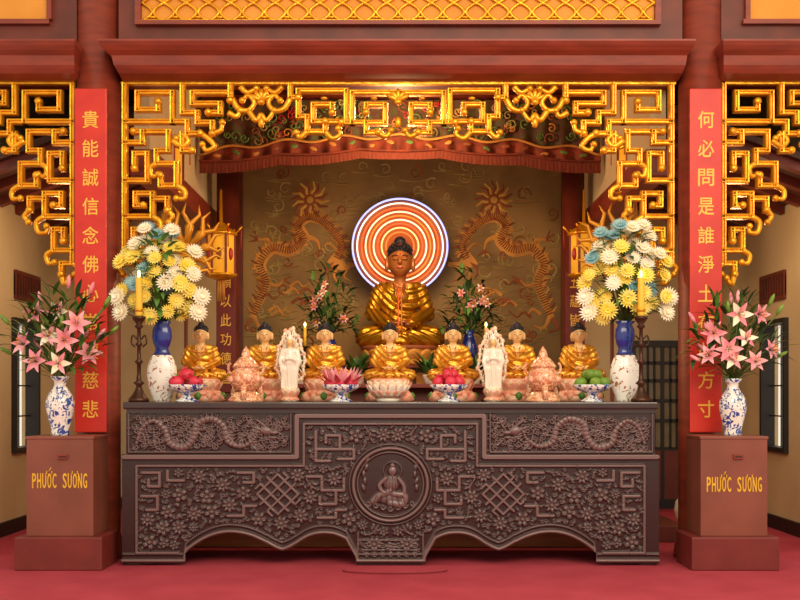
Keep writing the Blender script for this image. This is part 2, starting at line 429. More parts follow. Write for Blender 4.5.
for bb in ((a-.05,b+.05,.25,.33,zb-.035,zb),(a-.05,b+.05,.25,.33,zt,zt+.04),(a-.05,a,.25,.33,zb,zt),(b,b+.05,.25,.33,zb,zt)): mb.box(*bb,REDW)
mb.build('trim_frieze_centre')
mb=MB(); per=.2; n=int((b-a)/per)+1; per=(b-a)/n
for i in range(n):
    cx=a+per*(i+.5)
    for s in (-1,1):
        pts=[(cx+s*per*(.5-.46*abs(math.sin(t))),.285,zb+(zt-zb)*t/(2*math.pi)) for t in np.linspace(0,2*math.pi,23)]
        mb.tube(pts,.013,GOLD,6)
    mb.ell((cx,.285,zb+.035),(.03,.014,.012),GOLD)
    mb.ell((cx,.285,(zb+zt)/2-.08),(.022,.015,.022),GOLD)
    mb.ell((cx+per/2,.285,(zb+zt)/2),(.022,.015,.022),GOLD)
mb.box(a,b,.275,.298,zb,zb+.014,GOLD)
mb.build('gold_lattice_frieze')
for s in (-1,1):
    mb=MB(); i0=wx(50,.3) if s<0 else wx(747,.3); o=s*3.98; x0,x1=min(i0,o),max(i0,o)
    e=wx(76,.3) if s<0 else wx(722,.3); X0,X1=min(e,o),max(e,o)
    mb.box(X0,X1,.32,.5,4.406,5.04,REDD); mb.box(x0,x1,.30,.33,wz(20,.3),5.02,YEL)
    mb.box(x0-.04,x1+.0,.27,.33,wz(20,.3)-.04,wz(20,.3),REDW); q=i0
    mb.box(q-.02,q+.02,.27,.33,wz(20,.3),5.02,REDW)
    mb.build('trim_frieze_left' if s<0 else 'trim_frieze_right')
# ------------------------------------------------------------ gold fretwork
FY=.36
def fret_sets():
    P=[ [(124,84),(124,121),(172,121),(172,92),(137,92),(137,109),(158,109),(158,101)],
     [(124,121),(124,142),(142,142),(142,131),(133,131)],
     [(124,142),(124,180),(147,180),(147,153),(134,153),(134,168)],
     [(147,131),(168,131),(168,150),(156,150),(156,163),(176,163),(176,185),(160,185),(160,175)],
     [(124,180),(124,216),(152,216),(152,193),(135,193),(135,205),(143,205)],
     [(152,198),(167,198),(167,210)],
     [(124,216),(124,250),(143,250),(143,229),(133,229),(133,241)],
     [(124,250),(124,263),(135,263),(135,274)],
     [(172,121),(187,121),(187,133),(200,133)],
     [(182,84),(182,112),(197,112),(197,122),(212,122),(212,133)],
     [(228,92),(192,92),(192,103),(220,103),(220,112),(208,112)],
     [(182,133),(182,150),(192,150)],
    ]
    C=[ [(172,140),(182,146),(188,140),(182,134),(176,138)],
        [(176,185),(184,190),(184,198),(176,198)],
        [(152,216),(160,222),(158,232),(150,232),(150,226)],
        [(143,250),(150,255),(148,263),(142,262)],
        [(135,274),(132,284),(127,278)],
        [(200,133),(208,138),(214,146),(206,150),(202,144)],
        [(124,263),(119,268),(122,274)],
        [(167,210),(172,216),(168,222)],
        [(156,163),(150,168),(152,176),(158,174)]]
    return P,C
def fret_top():
    P=[[(230,84),(230,100)],
       [(298,116),(298,90),(346,90),(346,121),(313,121),(313,104),(332,104),(332,112)],
       [(298,116),(307,116),(307,131),(325,131),(325,121)],
       [(397,92),(352,92),(352,122),(385,122),(385,104),(366,104),(366,112)],
       [(352,122),(341,122)], [(366,122),(366,132),(378,132)],
       [(290,84),(290,97),(298,97)]]
    C=[[(232,98),(238,108),(248,110),(254,102),(248,95),(242,100)],
       [(290,98),(284,108),(274,110),(268,102),(274,95),(280,100)],
       [(240,86),(247,92),(256,88)],[(282,86),(275,92),(266,88)],
       [(248,110),(256,120),(261,114),(266,120),(274,110)],
       [(325,131),(332,138),(340,134),(338,128)],[(307,131),(300,137),(296,132)],
       [(378,132),(386,136),(391,130)],[(212,133),(220,130),(222,122)],
       [(228,112),(236,116),(240,110)]]
    return P,C
def bar(mb,p,q,w,m,y,dep):
    k=K(y); ax,az=wx(p[0],y),wz(p[1],y); bx,bz=wx(q[0],y),wz(q[1],y)
    d=Vector((bx-ax,0,bz-az)); L=d.length; 
    if L<1e-6: return
    d/=L; nrm=Vector((-d.z,0,d.x)); W=w/k
    a=Vector((ax,0,az))-d*W*.95; b=Vector((bx,0,bz))+d*W*.95
    sec=[(-1,dep),(-1,.006),(-.75,-.006),(-.4,-.004),(-.15,.012),(.15,.012),(.4,-.004),(.75,-.006),(1,.006),(1,dep)]
    vs=[]; n=len(sec)
    for e,sg in ((a,1),(b,-1)):
        for i,(u,yy) in enumerate(sec):
            ins=d*sg*(W*(1-abs(u))*.6 if 0<i<n-1 else 0)
            vs.append(e+ins+nrm*(u*W)+Vector((0,y+yy,0)))
    fs=[(i,i+1,i+1+n,i+n) for i in range(n-1)]+[(n-1,0,n,2*n-1),tuple(range(n))[::-1],tuple(range(n,2*n))]
    mb.add(vs,fs,m)
def build_fret(name,tfs,parts,m,rail):
    mb=MB(); k=K(FY)
    for tf in tfs:
        for P,C in parts:
            for pl in P:
                for p,q in zip(pl[:-1],pl[1:]): bar(mb,tf(p),tf(q),2.75,m,FY,.06)
                e=tf(pl[-1]); mb.ell((wx(e[0],FY),FY+.005,wz(e[1],FY)),(.034,.03,.034),m,nu=10,nv=7)
            for c in C:
                pts=catmull([tf(p) for p in c],5)
                mb.tube([(wx(p[0],FY),FY+.015,wz(p[1],FY)) for p in pts],[.028-.010*i/len(pts) for i in range(len(pts))],m,7)
                e=pts[-1]; mb.ell((wx(e[0],FY),FY+.012,wz(e[1],FY)),(.03,.03,.03),m,nu=10,nv=7)
    for (x0,x1) in rail: mb.box(wx(x0,FY),wx(x1,FY),FY,FY+.06,wz(84,FY),4.143,m)
    return mb
main=fret_sets(); top=fret_top()
idt=lambda p:p; mir=lambda p:(796-p[0],p[1])
mb=build_fret('f',[idt,mir],[main,top],GOLD,[(121,676)])
for cx in (261,535,398):
    X=wx(cx,FY); 
    for a in (-1.1,-.55,0,.55,1.1):
        mb.ell((X+.055*math.sin(a),FY+.01,wz(100,FY)+.05*math.cos(a)),(.024,.025,.055),GOLD,rot=(0,a,0),nu=10,nv=8)
    mb.ell((X,FY,wz(102,FY)),(.035,.03,.03),GOLD)
    mb.ell((X,FY+.01,wz(122,FY)),(.03,.025,.05),GOLD)
for cx in (324,472,374,422): mb.ell((wx(cx,FY),FY+.01,wz(98,FY)),(.03,.02,.015),GOLD)
mb.build('gold_fretwork_arch')
build_fret('f',[lambda p:(196-p[0],p[1])],[main],GOLD,[(-35,74)]).build('gold_fretwork_bracket')
build_fret('f',[lambda p:(600+p[0],p[1])],[main],GOLD,[(725,835)]).build('gold_fretwork_bracket')
# ------------------------------------------------------------ ALTAR with carved relief
RES=2.0; PX0,PX1,PY0,PY1=122,659,412,569
nx=int((PX1-PX0)*RES)+1; ny=int((PY1-PY0)*RES)+1
gx=np.linspace(PX0,PX1,nx); gy=np.linspace(PY0,PY1,ny); GX,GY=np.meshgrid(gx,gy)
Hh=np.zeros_like(GX); OCC=np.zeros_like(GX,bool)
def win(x0,x1,y0,y1):
    i0=max(0,int((x0-PX0)*RES)-1);i1=min(nx,int((x1-PX0)*RES)+2);j0=max(0,int((y0-PY0)*RES)-1);j1=min(ny,int((y1-PY0)*RES)+2)
    return slice(j0,max(j0,j1)),slice(i0,max(i0,i1))
def seg(p,q,w,h,occ=False,flat=False):
    s=win(min(p[0],q[0])-w,max(p[0],q[0])+w,min(p[1],q[1])-w,max(p[1],q[1])+w)
    X=GX[s];Y=GY[s]
    if X.size==0: return
    dx,dy=q[0]-p[0],q[1]-p[1]; L=dx*dx+dy*dy+1e-9
    t=np.clip(((X-p[0])*dx+(Y-p[1])*dy)/L,0,1); d=np.hypot(X-p[0]-t*dx,Y-p[1]-t*dy)/w
    v=h*(np.clip((1-d)*3,0,1) if flat else np.sqrt(np.clip(1-d*d,0,1)))
    Hh[s]=np.maximum(Hh[s],v)
    if occ:
        e=w+.8; s=win(min(p[0],q[0])-e,max(p[0],q[0])+e,min(p[1],q[1])-e,max(p[1],q[1])+e)
        X=GX[s];Y=GY[s]; t=np.clip(((X-p[0])*dx+(Y-p[1])*dy)/L,0,1); OCC[s]|=np.hypot(X-p[0]-t*dx,Y-p[1]-t*dy)<e
def stroke(P,w,h,taper=False,occ=False,flat=False):
    n=len(P)-1
    for i in range(n):
        ww=w*(1-.75*i/n) if taper else w
        seg(P[i],P[i+1],ww,h,occ,flat)
def disc(x,y,rx,ry,h,ang=0,occ=False,cut=False):
    r=max(rx,ry); s=win(x-r,x+r,y-r,y+r); X=GX[s]-x;Y=GY[s]-y
    if X.size==0: return
    c,sn=math.cos(ang),math.sin(ang); u=(X*c+Y*sn)/rx; v=(-X*sn+Y*c)/ry
    d=u*u+v*v; Hh[s]=np.maximum(Hh[s],h*np.sqrt(np.clip(1-d,0,1)))
    if occ: OCC[s]|=d<1.2
def groove(p,q,w,h):
    s=win(min(p[0],q[0])-w,max(p[0],q[0])+w,min(p[1],q[1])-w,max(p[1],q[1])+w); X=GX[s];Y=GY[s]
    dx,dy=q[0]-p[0],q[1]-p[1]; L=dx*dx+dy*dy+1e-9; t=np.clip(((X-p[0])*dx+(Y-p[1])*dy)/L,0,1); d=np.hypot(X-p[0]-t*dx,Y-p[1]-t*dy)/w
    Hh[s]-=np.clip(1-d,0,1)*h*(Hh[s]>.2)
def flower(x,y,r,h=1.0):
    n=random.choice([5,6,8]); a0=random.random()*6
    for i in range(n):
        a=a0+2*math.pi*i/n; disc(x+r*.62*math.cos(a),y+r*.62*math.sin(a),r*.42,r*.9*math.pi/n*.62,h*.9,a)
    for i in range(n):
        a=a0+2*math.pi*i/n; groove((x+r*.3*math.cos(a),y+r*.3*math.sin(a)),(x+r*.95*math.cos(a),y+r*.95*math.sin(a)),.7,.3)
    disc(x,y,r*.27,r*.27,h*1.35)
def leafs(x,y,a,L,h=.7): 
    disc(x+L*.5*math.cos(a),y+L*.5*math.sin(a),L*.5,L*.2,h,a)
    groove((x,y),(x+L*math.cos(a),y+L*math.sin(a)),.6,.35)
AC=390.5
def both(P): return [P,[(2*AC-x,y) for x,y in P]]
for P in both([(124,458),(297,458),(297,416),(390.5,416)]): stroke(P,3.0,1.5,occ=True,flat=True)
for P in both([(129,414),(129,453),(291,453),(291,414)]): stroke(P,1.2,.9,occ=True,flat=True)
for P in both([(137,467),(304,467),(304,424),(390.5,424)]): stroke(P,1.7,1.2,occ=True,flat=True)
for P in both([(137,467),(137,556),(178,556)]): stroke(P,1.7,1.2,occ=True,flat=True)
def bottom(x):
    u=abs(x-AC)
    if u<35: return 567
    if u<44: return 560-(u-35)*1.8
    if u<92: return 537+ 9*abs((u-66)/26)**2.2
    if u<125: return 554-8*abs((u-108)/16)**1.3
    if u<205: return 536+ 20*abs((u-160)/45)**2.0 if u>160 else 536+10*abs((u-160)/35)**2
    return 567
BOT=np.array([bottom(x) for x in gx])
edge=[(x,bottom(x)) for x in np.arange(PX0+1,PX1,1.5)]
seg_e=[(x,min(y,566)-2.2) for x,y in edge]
stroke(seg_e,2.2,1.4,occ=True); stroke([(x,y-6.5) for x,y in seg_e],1.2,.9,occ=True)
MY=486
for r,w,h in ((37,2.0,1.6),(33,1.2,1.0),(41,1.0,.9)):
    stroke([(AC+r*math.cos(a),MY+r*math.sin(a)) for a in np.linspace(0,2*math.pi,60)],w,h,occ=True)
s=win(AC-44,AC+44,440,532); OCC[s]|=np.hypot(GX[s]-AC,GY[s]-MY)<43
# medallion: seated, leaning robed figure with halo, drapery and waves
hx_,hy_=AC+2,MY-14
stroke([(hx_+9*math.cos(a),hy_+9*math.sin(a)) for a in np.linspace(0,2*math.pi,30)],.8,.8)
disc(hx_,hy_,4.6,5.6,1.7); disc(hx_,hy_-5.5,3,2.6,1.6); disc(hx_,hy_+5,2.2,3,1.2)
disc(hx_-1,hy_+13,8.5,9,1.4,.1)
stroke(catmull([(hx_-7,hy_+8),(hx_-13,hy_+15),(hx_-9,hy_+22),(hx_-2,hy_+20)],5),2.6,1.5)
stroke(catmull([(hx_+6,hy_+8),(hx_+11,hy_+15),(hx_+12,hy_+23)],5),2.5,1.5)
stroke(catmull([(hx_-4,hy_+22),(hx_-14,hy_+26),(hx_-19,hy_+31)],5),4.2,1.3)
stroke(catmull([(hx_+2,hy_+24),(hx_+12,hy_+26),(hx_+10,hy_+34),(hx_-2,hy_+33)],5),4.0,1.45)
disc(hx_-1,hy_+29,15,6,1.1)
for k in range(5): groove((hx_-5+2.5*k,hy_+8),(hx_-7+3.4*k,hy_+21),.8,.5)
for k in range(6): groove((hx_-16+5*k,hy_+26),(hx_-19+6.5*k,hy_+36),.8,.5)
for k in range(7): stroke(spiral(AC-22+7.3*k,MY+25-abs(k-3)*1.7,3.2,.8,0,1.2,10),1.0,.9)
for k in range(5): leafs(AC-27+random.random()*3,MY+8-7*k,-1.9+random.random()*.8,9,1.0); leafs(AC+24+random.random()*3,MY+8-7*k,-1.6+random.random()*.8,9,1.0)
def keyfret(cx,cy,s,rot=True):
    a=math.pi/4 if rot else 0
    def T(p): x,y=p[0]*s,p[1]*s; return (cx+x*math.cos(a)-y*math.sin(a),cy+x*math.sin(a)+y*math.cos(a))
    for P in ([(-1,-1),(1,-1),(1,1),(-1,1),(-1,-1)],[(-.33,-1.35),(-.33,1.35)],[(.33,-1.35),(.33,1.35)],[(-1.35,-.33),(1.35,-.33)],[(-1.35,.33),(1.35,.33)],
              [(1.35,-.33),(1.35,-.8)],[(-1.35,.33),(-1.35,.8)],[(.33,1.35),(.8,1.35)],[(-.33,-1.35),(-.8,-1.35)]):
        stroke([T(p) for p in P],1.55,1.35,occ=True,flat=True)
for cx,cy,s in ((278,496,14.5),(503,496,14.5)): keyfret(cx,cy,s)
for P in ([(316,432),(316,450),(340,450),(340,436),(326,436),(326,443)],[(340,450),(354,450),(354,460),(338,460)],[(316,450),(316,462),(330,462)],
          [(307,478),(322,478),(322,492),(336,492),(336,506),(320,506),(320,499)],[(336,492),(344,492),(344,480)],
          [(238,474),(254,474),(254,484),(244,484)],[(318,520),(336,520),(336,512),(346,512)],
          [(142,474),(160,474),(160,488),(149,488),(149,481)],[(142,498),(158,498),(158,512),(147,512)],
          [(168,472),(168,482),(184,482)],[(228,518),(244,518),(244,508),(256,508)]):
    for Q in both(P): stroke(Q,2.0,1.35,occ=True,flat=True)
for P in both([(358,536),(358,563),(390,563)]): stroke(P,1.3,1.0,occ=True,flat=True)
for k in range(2): stroke([(AC-28,540+10*k+3),(AC+28,540+10*k+3)],1.1,.9,flat=True)
for x in np.arange(AC-24,AC+25,8): stroke(spiral(x,548,3.6,.6,0,1.3,10),1,.9); stroke(spiral(x,558,3.4,.6,3,1.3,10),1,.9)
for sd in (0,1):
    f=(lambda P:P) if sd==0 else (lambda P:[(2*AC-x,y) for x,y in P])
    body=catmull([(137,444),(143,428),(154,421),(165,430),(170,444),(184,448),(194,438),(198,424),(212,419),(224,427),(228,442),(242,447),(254,440),(258,432)],7)
    n=len(body)
    for i in range(n-1):
        w=1.5+2.7*math.sin(math.pi*min(1,(i/n)*.95+.05)); Q=f([body[i],body[i+1]]); seg(Q[0],Q[1],w,1.6,occ=True)
    for i in range(1,n-1,1):
        x,y=f([body[i]])[0]; dx,dy=body[i+1][0]-body[i-1][0],body[i+1][1]-body[i-1][1]; L=math.hypot(dx,dy)+1e-6
        if sd: dx=-dx
        if i%2: groove((x-dy/L*3,y+dx/L*3),(x+dy/L*3,y-dx/L*3),.7,.6)
        else: stroke([(x,y),(x+dy/L*6,y-dx/L*6)],1.0,1.0,taper=True)
    hx,hy=f([(266,431)])[0]; sg=1 if sd==0 else -1
    disc(hx,hy,7,5,1.7,.2*sg,occ=True); disc(hx+sg*8,hy+2,5,2.6,1.5,occ=True); disc(hx+sg*7,hy+7,5,2,1.3,occ=True); stroke([(hx,hy-4),(hx-sg*9,hy-11)],1.3,1.3); stroke([(hx-sg*3,hy),(hx-sg*13,hy-4)],1.2,1.2); stroke(catmull([(hx+sg*9,hy),(hx+sg*14,hy-7),(hx+sg*9,hy-12)],4),.9,1.1)
    for lx,ly in ((168,438),(197,430),(228,436),(250,443)):
        for dx,dy in ((-9,6),(-2,-11),(8,8),(11,-2)):
            P=f([(lx,ly),(lx+dx*.6,ly+dy*.6+1),(lx+dx,ly+dy)]); stroke(P,1.4,1.1,taper=True)
    for k in range(700):
        x=random.uniform(134,287); y=random.uniform(418,449); x,y=f([(x,y)])[0]
        jj=int((y-PY0)*RES);ii=int((x-PX0)*RES)
        if not OCC[jj,ii]:
            stroke(spiral(x,y,3.6,.8,random.random()*6,random.choice([-1.3,1.3]),12),1.0,.95)
            stroke([(x-4,y+2),(x-8,y+3)],.9,.7)
            j0=win(x-3.4,x+3.4,y-3.4,y+3.4); OCC[j0]=True
cnt=0
for phase,(tries,rmin) in enumerate([(2500,8.0),(6000,5.2),(12000,2.4),(9000,1.2)]):
  for k in range(tries):
    x=random.uniform(139,390); y=random.uniform(427,560)
    if y<470 and x<307: continue
    if y>bottom(x)-10: continue
    s=win(x-rmin*.75,x+rmin*.75,y-rmin*.75,y+rmin*.75)
    if OCC[s].any(): continue
    x2=2*AC-x; ch=random.random(); rr=rmin
    for xx,sg in ((x,1),(x2,-1)):
        st=random.getstate()
        if phase==0:
            flower(xx,y,8,1.35)
            for q in range(5): leafs(xx+8*math.cos(q*1.256+.5),y+8*math.sin(q*1.256+.5),q*1.256+.5,6,.9)
            rr=9
        elif phase==1:
            if ch<.5: flower(xx,y,5.5,1.2)
            else:
                a=random.random()*6.28
                if sg<0: a=math.pi-a
                stroke(catmull([(xx-7*math.cos(a),y-7*math.sin(a)),(xx,y+2),(xx+7*math.cos(a),y+7*math.sin(a))],5),1.2,1.1)
                for q in (-.8,.8): leafs(xx,y,a+q,8,1.1); leafs(xx-3*math.cos(a),y-3*math.sin(a),a+q+.2,7,1.0)
            rr=5.6
        elif phase==2:
            a=random.random()*6.28
            for q in (-.8,0,.8): leafs(xx,y,a+q,5.5,.95)
            rr=2.8
        else:
            stroke(spiral(xx,y,2.2,.6,random.random()*6,1.1,8),.8,.75); rr=2.0
        if sg==1: random.setstate(st)
    for xx in (x,x2):
        s=win(xx-rr,xx+rr,y-rr,y+rr); OCC[s]|=np.hypot(GX[s]-xx,GY[s]-y)<rr
    cnt+=1
print('florals',cnt)
Hh=np.clip(Hh,0,2)
Hh+=0.04*rng.rand(*Hh.shape)
AY=0.0; k0=K(0.0)
amp=.021
xs=(GX-400)/k0; zs=CH+(395-GY)/k0
ztop=wz(412,0)
zs=(zs-zs.min())*(ztop/(ztop-zs.min()))
V=np.stack([xs.ravel(),(AY-amp*Hh).ravel(),zs.ravel()],1)
idx=np.arange(nx*ny).reshape(ny,nx)
a=idx[:-1,:-1];b=idx[:-1,1:];c=idx[1:,1:];d=idx[1:,:-1]
keep=(GY[:-1,:-1]<BOT[None,:-1]-.2)
uw=(GX[:-1,:-1]<126.5)|(GX[:-1,:-1]>654.5); keep&=~(uw&(GY[:-1,:-1]<455))
fs=np.stack([a[keep],d[keep],c[keep],b[keep]],1)
me=bpy.data.meshes.new('altar'); me.from_pydata(V.tolist(),[],fs.tolist())
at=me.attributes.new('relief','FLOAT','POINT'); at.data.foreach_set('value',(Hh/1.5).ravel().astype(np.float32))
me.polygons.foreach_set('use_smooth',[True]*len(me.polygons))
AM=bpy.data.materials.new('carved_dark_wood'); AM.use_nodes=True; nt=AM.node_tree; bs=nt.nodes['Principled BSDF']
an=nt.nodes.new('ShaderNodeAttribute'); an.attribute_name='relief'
rp=nt.nodes.new('ShaderNodeValToRGB'); rp.color_ramp.elements[0].position=0.08; rp.color_ramp.elements[0].color=lin('#2e1818'); rp.color_ramp.elements[1].position=.95; rp.color_ramp.elements[1].color=lin('#745a58')  # sheen on raised carving and shade in recesses painted into colour by height
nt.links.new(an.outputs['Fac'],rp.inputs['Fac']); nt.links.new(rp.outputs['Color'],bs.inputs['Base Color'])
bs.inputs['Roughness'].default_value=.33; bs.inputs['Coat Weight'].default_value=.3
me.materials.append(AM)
DW=mat('dark_wood','#3a2220',0.3,0,'#2c1818',3,coat=.4)
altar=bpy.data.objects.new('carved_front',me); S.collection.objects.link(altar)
mb=MB()
mb.box(wx(124,0),wx(657,0),-.045,.95,1.303,1.362,DW,.012)
mb.box(wx(127,0),wx(655,0),-.02,.93,1.27,1.303,DW)
mb.box(wx(126,0),wx(126,0)+.03,.001,.92,.14,1.27,DW); mb.box(wx(655,0)-.03,wx(655,0),.001,.92,.14,1.27,DW)
for xx in (wx(124,0),wx(657,0)-.14):
    for yy in (.004,.78): mb.box(xx,xx+.14,yy,yy+.14,0,.5,DW,.006)
mb.box(wx(127,0),wx(655,0),.90,.92,.3,1.27,DW)
mb.box(wx(127,0),wx(655,0),.004,.03,.45,1.27,DW)
mb.box(wx(357,0),wx(421,0),.004,.06,0.0,.45,DW)
body=mb.build('altar_body')
E=bpy.data.objects.new('carved_altar_table',None); S.collection.objects.link(E)
altar.parent=E; body.parent=E
TOP=1.362
simple('altar_platform',[(-2.25,2.2,1.0,4.1,0,.26,WOODO,.01)])
simple('side_step',[(2.22,2.75,1.3,2.4,0,.16,REDD,.01)])
mb=MB(); rp_=[(0.42*math.cos(a)-.04,-.28+.16*math.sin(a)) for a in np.linspace(0,-math.pi,30)]
RUG=mat('rug_edge','#7a2630',.95)
mb.add([(x,y,.012) for x,y in rp_]+[(x,y,0.001) for x,y in rp_],[tuple(range(30))]+[(i,i+1,i+31,i+30) for i in range(29)],CARPET)
mb.tube([(x,y,.012) for x,y in rp_],.005,RUG,5)
mb.build('kneeling_rug')
# ------------------------------------------------------------ small statues
small=seated(.013,[GOLDS,SKIN,HAIR],2,1.22)
sb=MB(); 
sb.merge([(x*.42,y*.36,z*.41+.165) for x,y,z in small.v],small.f,small.m,small.mats)
for k in range(9):
    a=-1.2+2.4*k/8; sb.ell((.058*math.sin(a),-.05-.008*math.cos(a),.165+.41*(.60-.05*math.cos(a))),.008,P_OR,nu=6,nv=4)
# jewelled hem ornaments
for s in (-1,1):
    for k in range(5): sb.ell((s*(.03+.03*k),-.118+.008*k,.165+.03+.004*k),.008,P_OR if k%2 else RED,nu=6,nv=4)
lotus_base(sb,.19,0.04,.14,PINK,LCREAM,PINK)
sb.lathe([(.19,0),(.2,.02),(.185,.045)],(0,0,0),PINK,28,.8)
for i in range(12):
    a=2*math.pi*i/12; sb.ell((.175*math.cos(a),.14*math.sin(a),.04),(.03,.03,.035),LGREEN if i%3==0 else PINK)
SP=[201,265,325,390,453,517,579]
SY=.60
meS=None
for i,p in enumerate(SP):
    X=wx(p,SY)
    if meS is None:
        o=sb.build('buddha_statue',(X,SY,TOP)); meS=o.data
        o.scale=(1.1,1,1.12)
    else: place('buddha_statue',meS,(X,SY,TOP),(1.1,1,1.12))
mb=MB(); 
mb.lathe([(.09,0),(.1,.02),(.08,.04),(.13,.09),(.17,.15),(.165,.16),(.12,.12),(.0,.11)],(0,0,0),WHITE)
for row,(R,z,L,t) in enumerate([(.155,.09,.06,.6),(.13,.06,.05,.9),(.16,.125,.05,.35)]):
    for i in range(14):
        a=2*math.pi*(i+.5*row)/14; R3=(Matrix.Rotation(a,3,'Z')@Matrix.Rotation(t,3,'Y')).to_euler()
        mb.ell((R*math.cos(a),R*math.sin(a),z),(.01,.034,L),[WHITE,PINK,LCREAM][row],rot=R3,nu=9,nv=7)
mb.build('lotus_bowl',(wx(388,.17),.17,TOP),(1,.9,1.05))
# ------------------------------------------------------------ guanyin figurines
def guanyin():
    pr=[('c',(0,0,.1),(0,0,.33),(.062,.05),0),('c',(0,0,.33),(0,0,.42),(.055,.045),0),('c',(-.04,0,.43),(.04,0,.43),(.03,.03),0),
        ('c',(0,0,.44),(0,-.003,.49),(.018,.016),1),('e',(0,-.004,.51),(.027,.03,.036),1),('e',(0,.006,.535),(.032,.03,.035),0),('e',(0,0,.565),(.016,.016,.022),0)]
    for s in (-1,1): pr+=[('c',(s*.06,0,.43),(s*.075,-.01,.34),(.025,.026),0),('c',(s*.075,-.01,.34),(s*.015,-.055,.37),(.024,.014),0),('c',(s*.07,-.02,.33),(s*.06,-.03,.22),(.022,.01),0),('c',(s*.05,-.03,.28),(s*.06,-.04,.12),(.018,.014),0)]
    V,fs,mi=blob(pr,.007,1,None,lambda V,vi:np.sin(np.arctan2(V[:,0],-V[:,1]-.0)*14+V[:,2]*20)*.003*(V[:,2]<.4))
    mb=MB(); mb.merge(V,fs,mi,[WHITE,SKIN])
    n=26; out=[]
    for i in range(n+1):
        t=i/n*2*math.pi; r=1+.09*math.sin(9*t)
        out.append((.115*math.sin(t)*r*(1-.25*math.cos(t)),.38-.24*math.cos(t)*-1*r))
    for i in range(n): 
        (x0,z0),(x1,z1)=out[i],out[i+1]
        mb.tube([(x0,.05,z0),(x1,.05,z1)],.012,WHITE,6); mb.ell((x0,.05,z0),(.02,.014,.022),PINK if i%3==0 else LCREAM,nu=8,nv=6)
        mb.tube([(x0,.05,z0),(x0*.45,.045,.38+(z0-.38)*.5)],.006,WHITE,5)
    mb.ell((0,.055,.38),(.085,.008,.19),LCREAM)
    lotus_base(mb,.085,.0,.12,PINK,WHITE,LCREAM,1,10)
    return mb
g=guanyin(); o=g.build('guanyin_figurine',(wx(290,.25),.25,TOP)); place('guanyin_figurine',o.data,(wx(493,.25),.25,TOP))
# ------------------------------------------------------------ censers
mb=MB()
mb.lathe([(.05,.09),(.10,.11),(.135,.16),(.14,.2),(.125,.25),(.10,.275),(.105,.29),(.115,.295),(.11,.305),(.085,.34),(.06,.37),(.035,.385),(.04,.40),(.028,.43),(.01,.46),(.0,.475)],(0,0,0),CENSER)
mb.lathe([(.15,0),(.15,.02),(.12,.05),(.11,.075),(.06,.09),(.05,.11)],(0,0,0),CENSER)
for i in range(3):
    a=-math.pi/2+2*math.pi*i/3; mb.tube([(.1*math.cos(a),.1*math.sin(a),.13),(.135*math.cos(a),.135*math.sin(a),.08),(.13*math.cos(a),.13*math.sin(a),.02)],[.035,.025,.03],CENSER,10)
for s in (-1,1): mb.tube(catmull([(s*.11,0,.24),(s*.14,0,.25),(s*.148,0,.3),(s*.13,0,.33)],4),.012,CENSER,7)
for i in range(10):
    a=2*math.pi*i/10; mb.ell((.137*math.cos(a),.137*math.sin(a),.19),(.022,.022,.028),PINK,nu=8,nv=6)
o=mb.build('incense_burner',(wx(246,.14),.14,TOP)); place('incense_burner',o.data,(wx(543,.14),.14,TOP))
# ------------------------------------------------------------ fruit bowls
def bowl(px,kind,y=.12):
    mb=MB()
    mb.lathe([(.085,0),(.085,.012),(.045,.03),(.035,.055),(.06,.07),(.115,.09),(.15,.125),(.145,.13),(.1,.1),(0,.09)],(0,0,0),PBW)
    random.seed(px)
    if kind=='dragon':
        for i,(x,yy,z) in enumerate([(-.07,-.04,.15),(.07,-.04,.15),(0,.06,.15),(0,-.02,.205)]):
            mb.ell((x,yy,z),(.06,.05,.046),FRUITR)
            for j in range(12):
                a=random.random()*6.28;b=random.uniform(-.5,1.2); d=Vector((math.cos(a)*math.cos(b),math.sin(a)*math.cos(b),math.sin(b)))
                mb.leaf(Vector((x,yy,z))+Vector((d.x*.055,d.y*.045,d.z*.042)),d+Vector((.6*(1 if x>=0 else -1),0,.5)),.045,.02,FRUITG if j%2 else FRUITR,.3)
    elif kind=='pom':
        for i in range(9):
            a=i*2.4;r=.085 if i<6 else .03; z=.15 if i<6 else .205
            mb.ell((r*math.cos(a),r*math.sin(a),z),.043,FRUITR if i%3 else FRUITO); mb.lathe([(.012,0),(.016,.018)],(r*math.cos(a),r*math.sin(a),z+.04),FRUITR,8)
    elif kind=='green':
        for i in range(11):
            a=i*2.4;r=.09 if i<7 else .035; z=.145 if i<7 else .205
            mb.ell((r*math.cos(a),r*math.sin(a),z),(.05,.042,.04),FRUITG,rot=(0,random.uniform(-.4,.4),a))
    else:
        for i in range(8):
            a=i*.785; mb.ell((.09*math.cos(a),.07*math.sin(a),.14),(.04,.04,.036),FRUITR)
        for l in range(3):
            for i in range(11):
                a=2*math.pi*(i+l*.4)/11; mb.leaf((.08*math.cos(a),.08*math.sin(a),.13),(math.cos(a),math.sin(a),.35+.5*l),.13,.045,P_PINK if l else FRUITR,-.4)
    mb.build('fruit_bowl',(wx(px,y),y,TOP),1.12)
bowl(187,'dragon'); bowl(341,'lotus'); bowl(449,'pom'); bowl(592,'green')
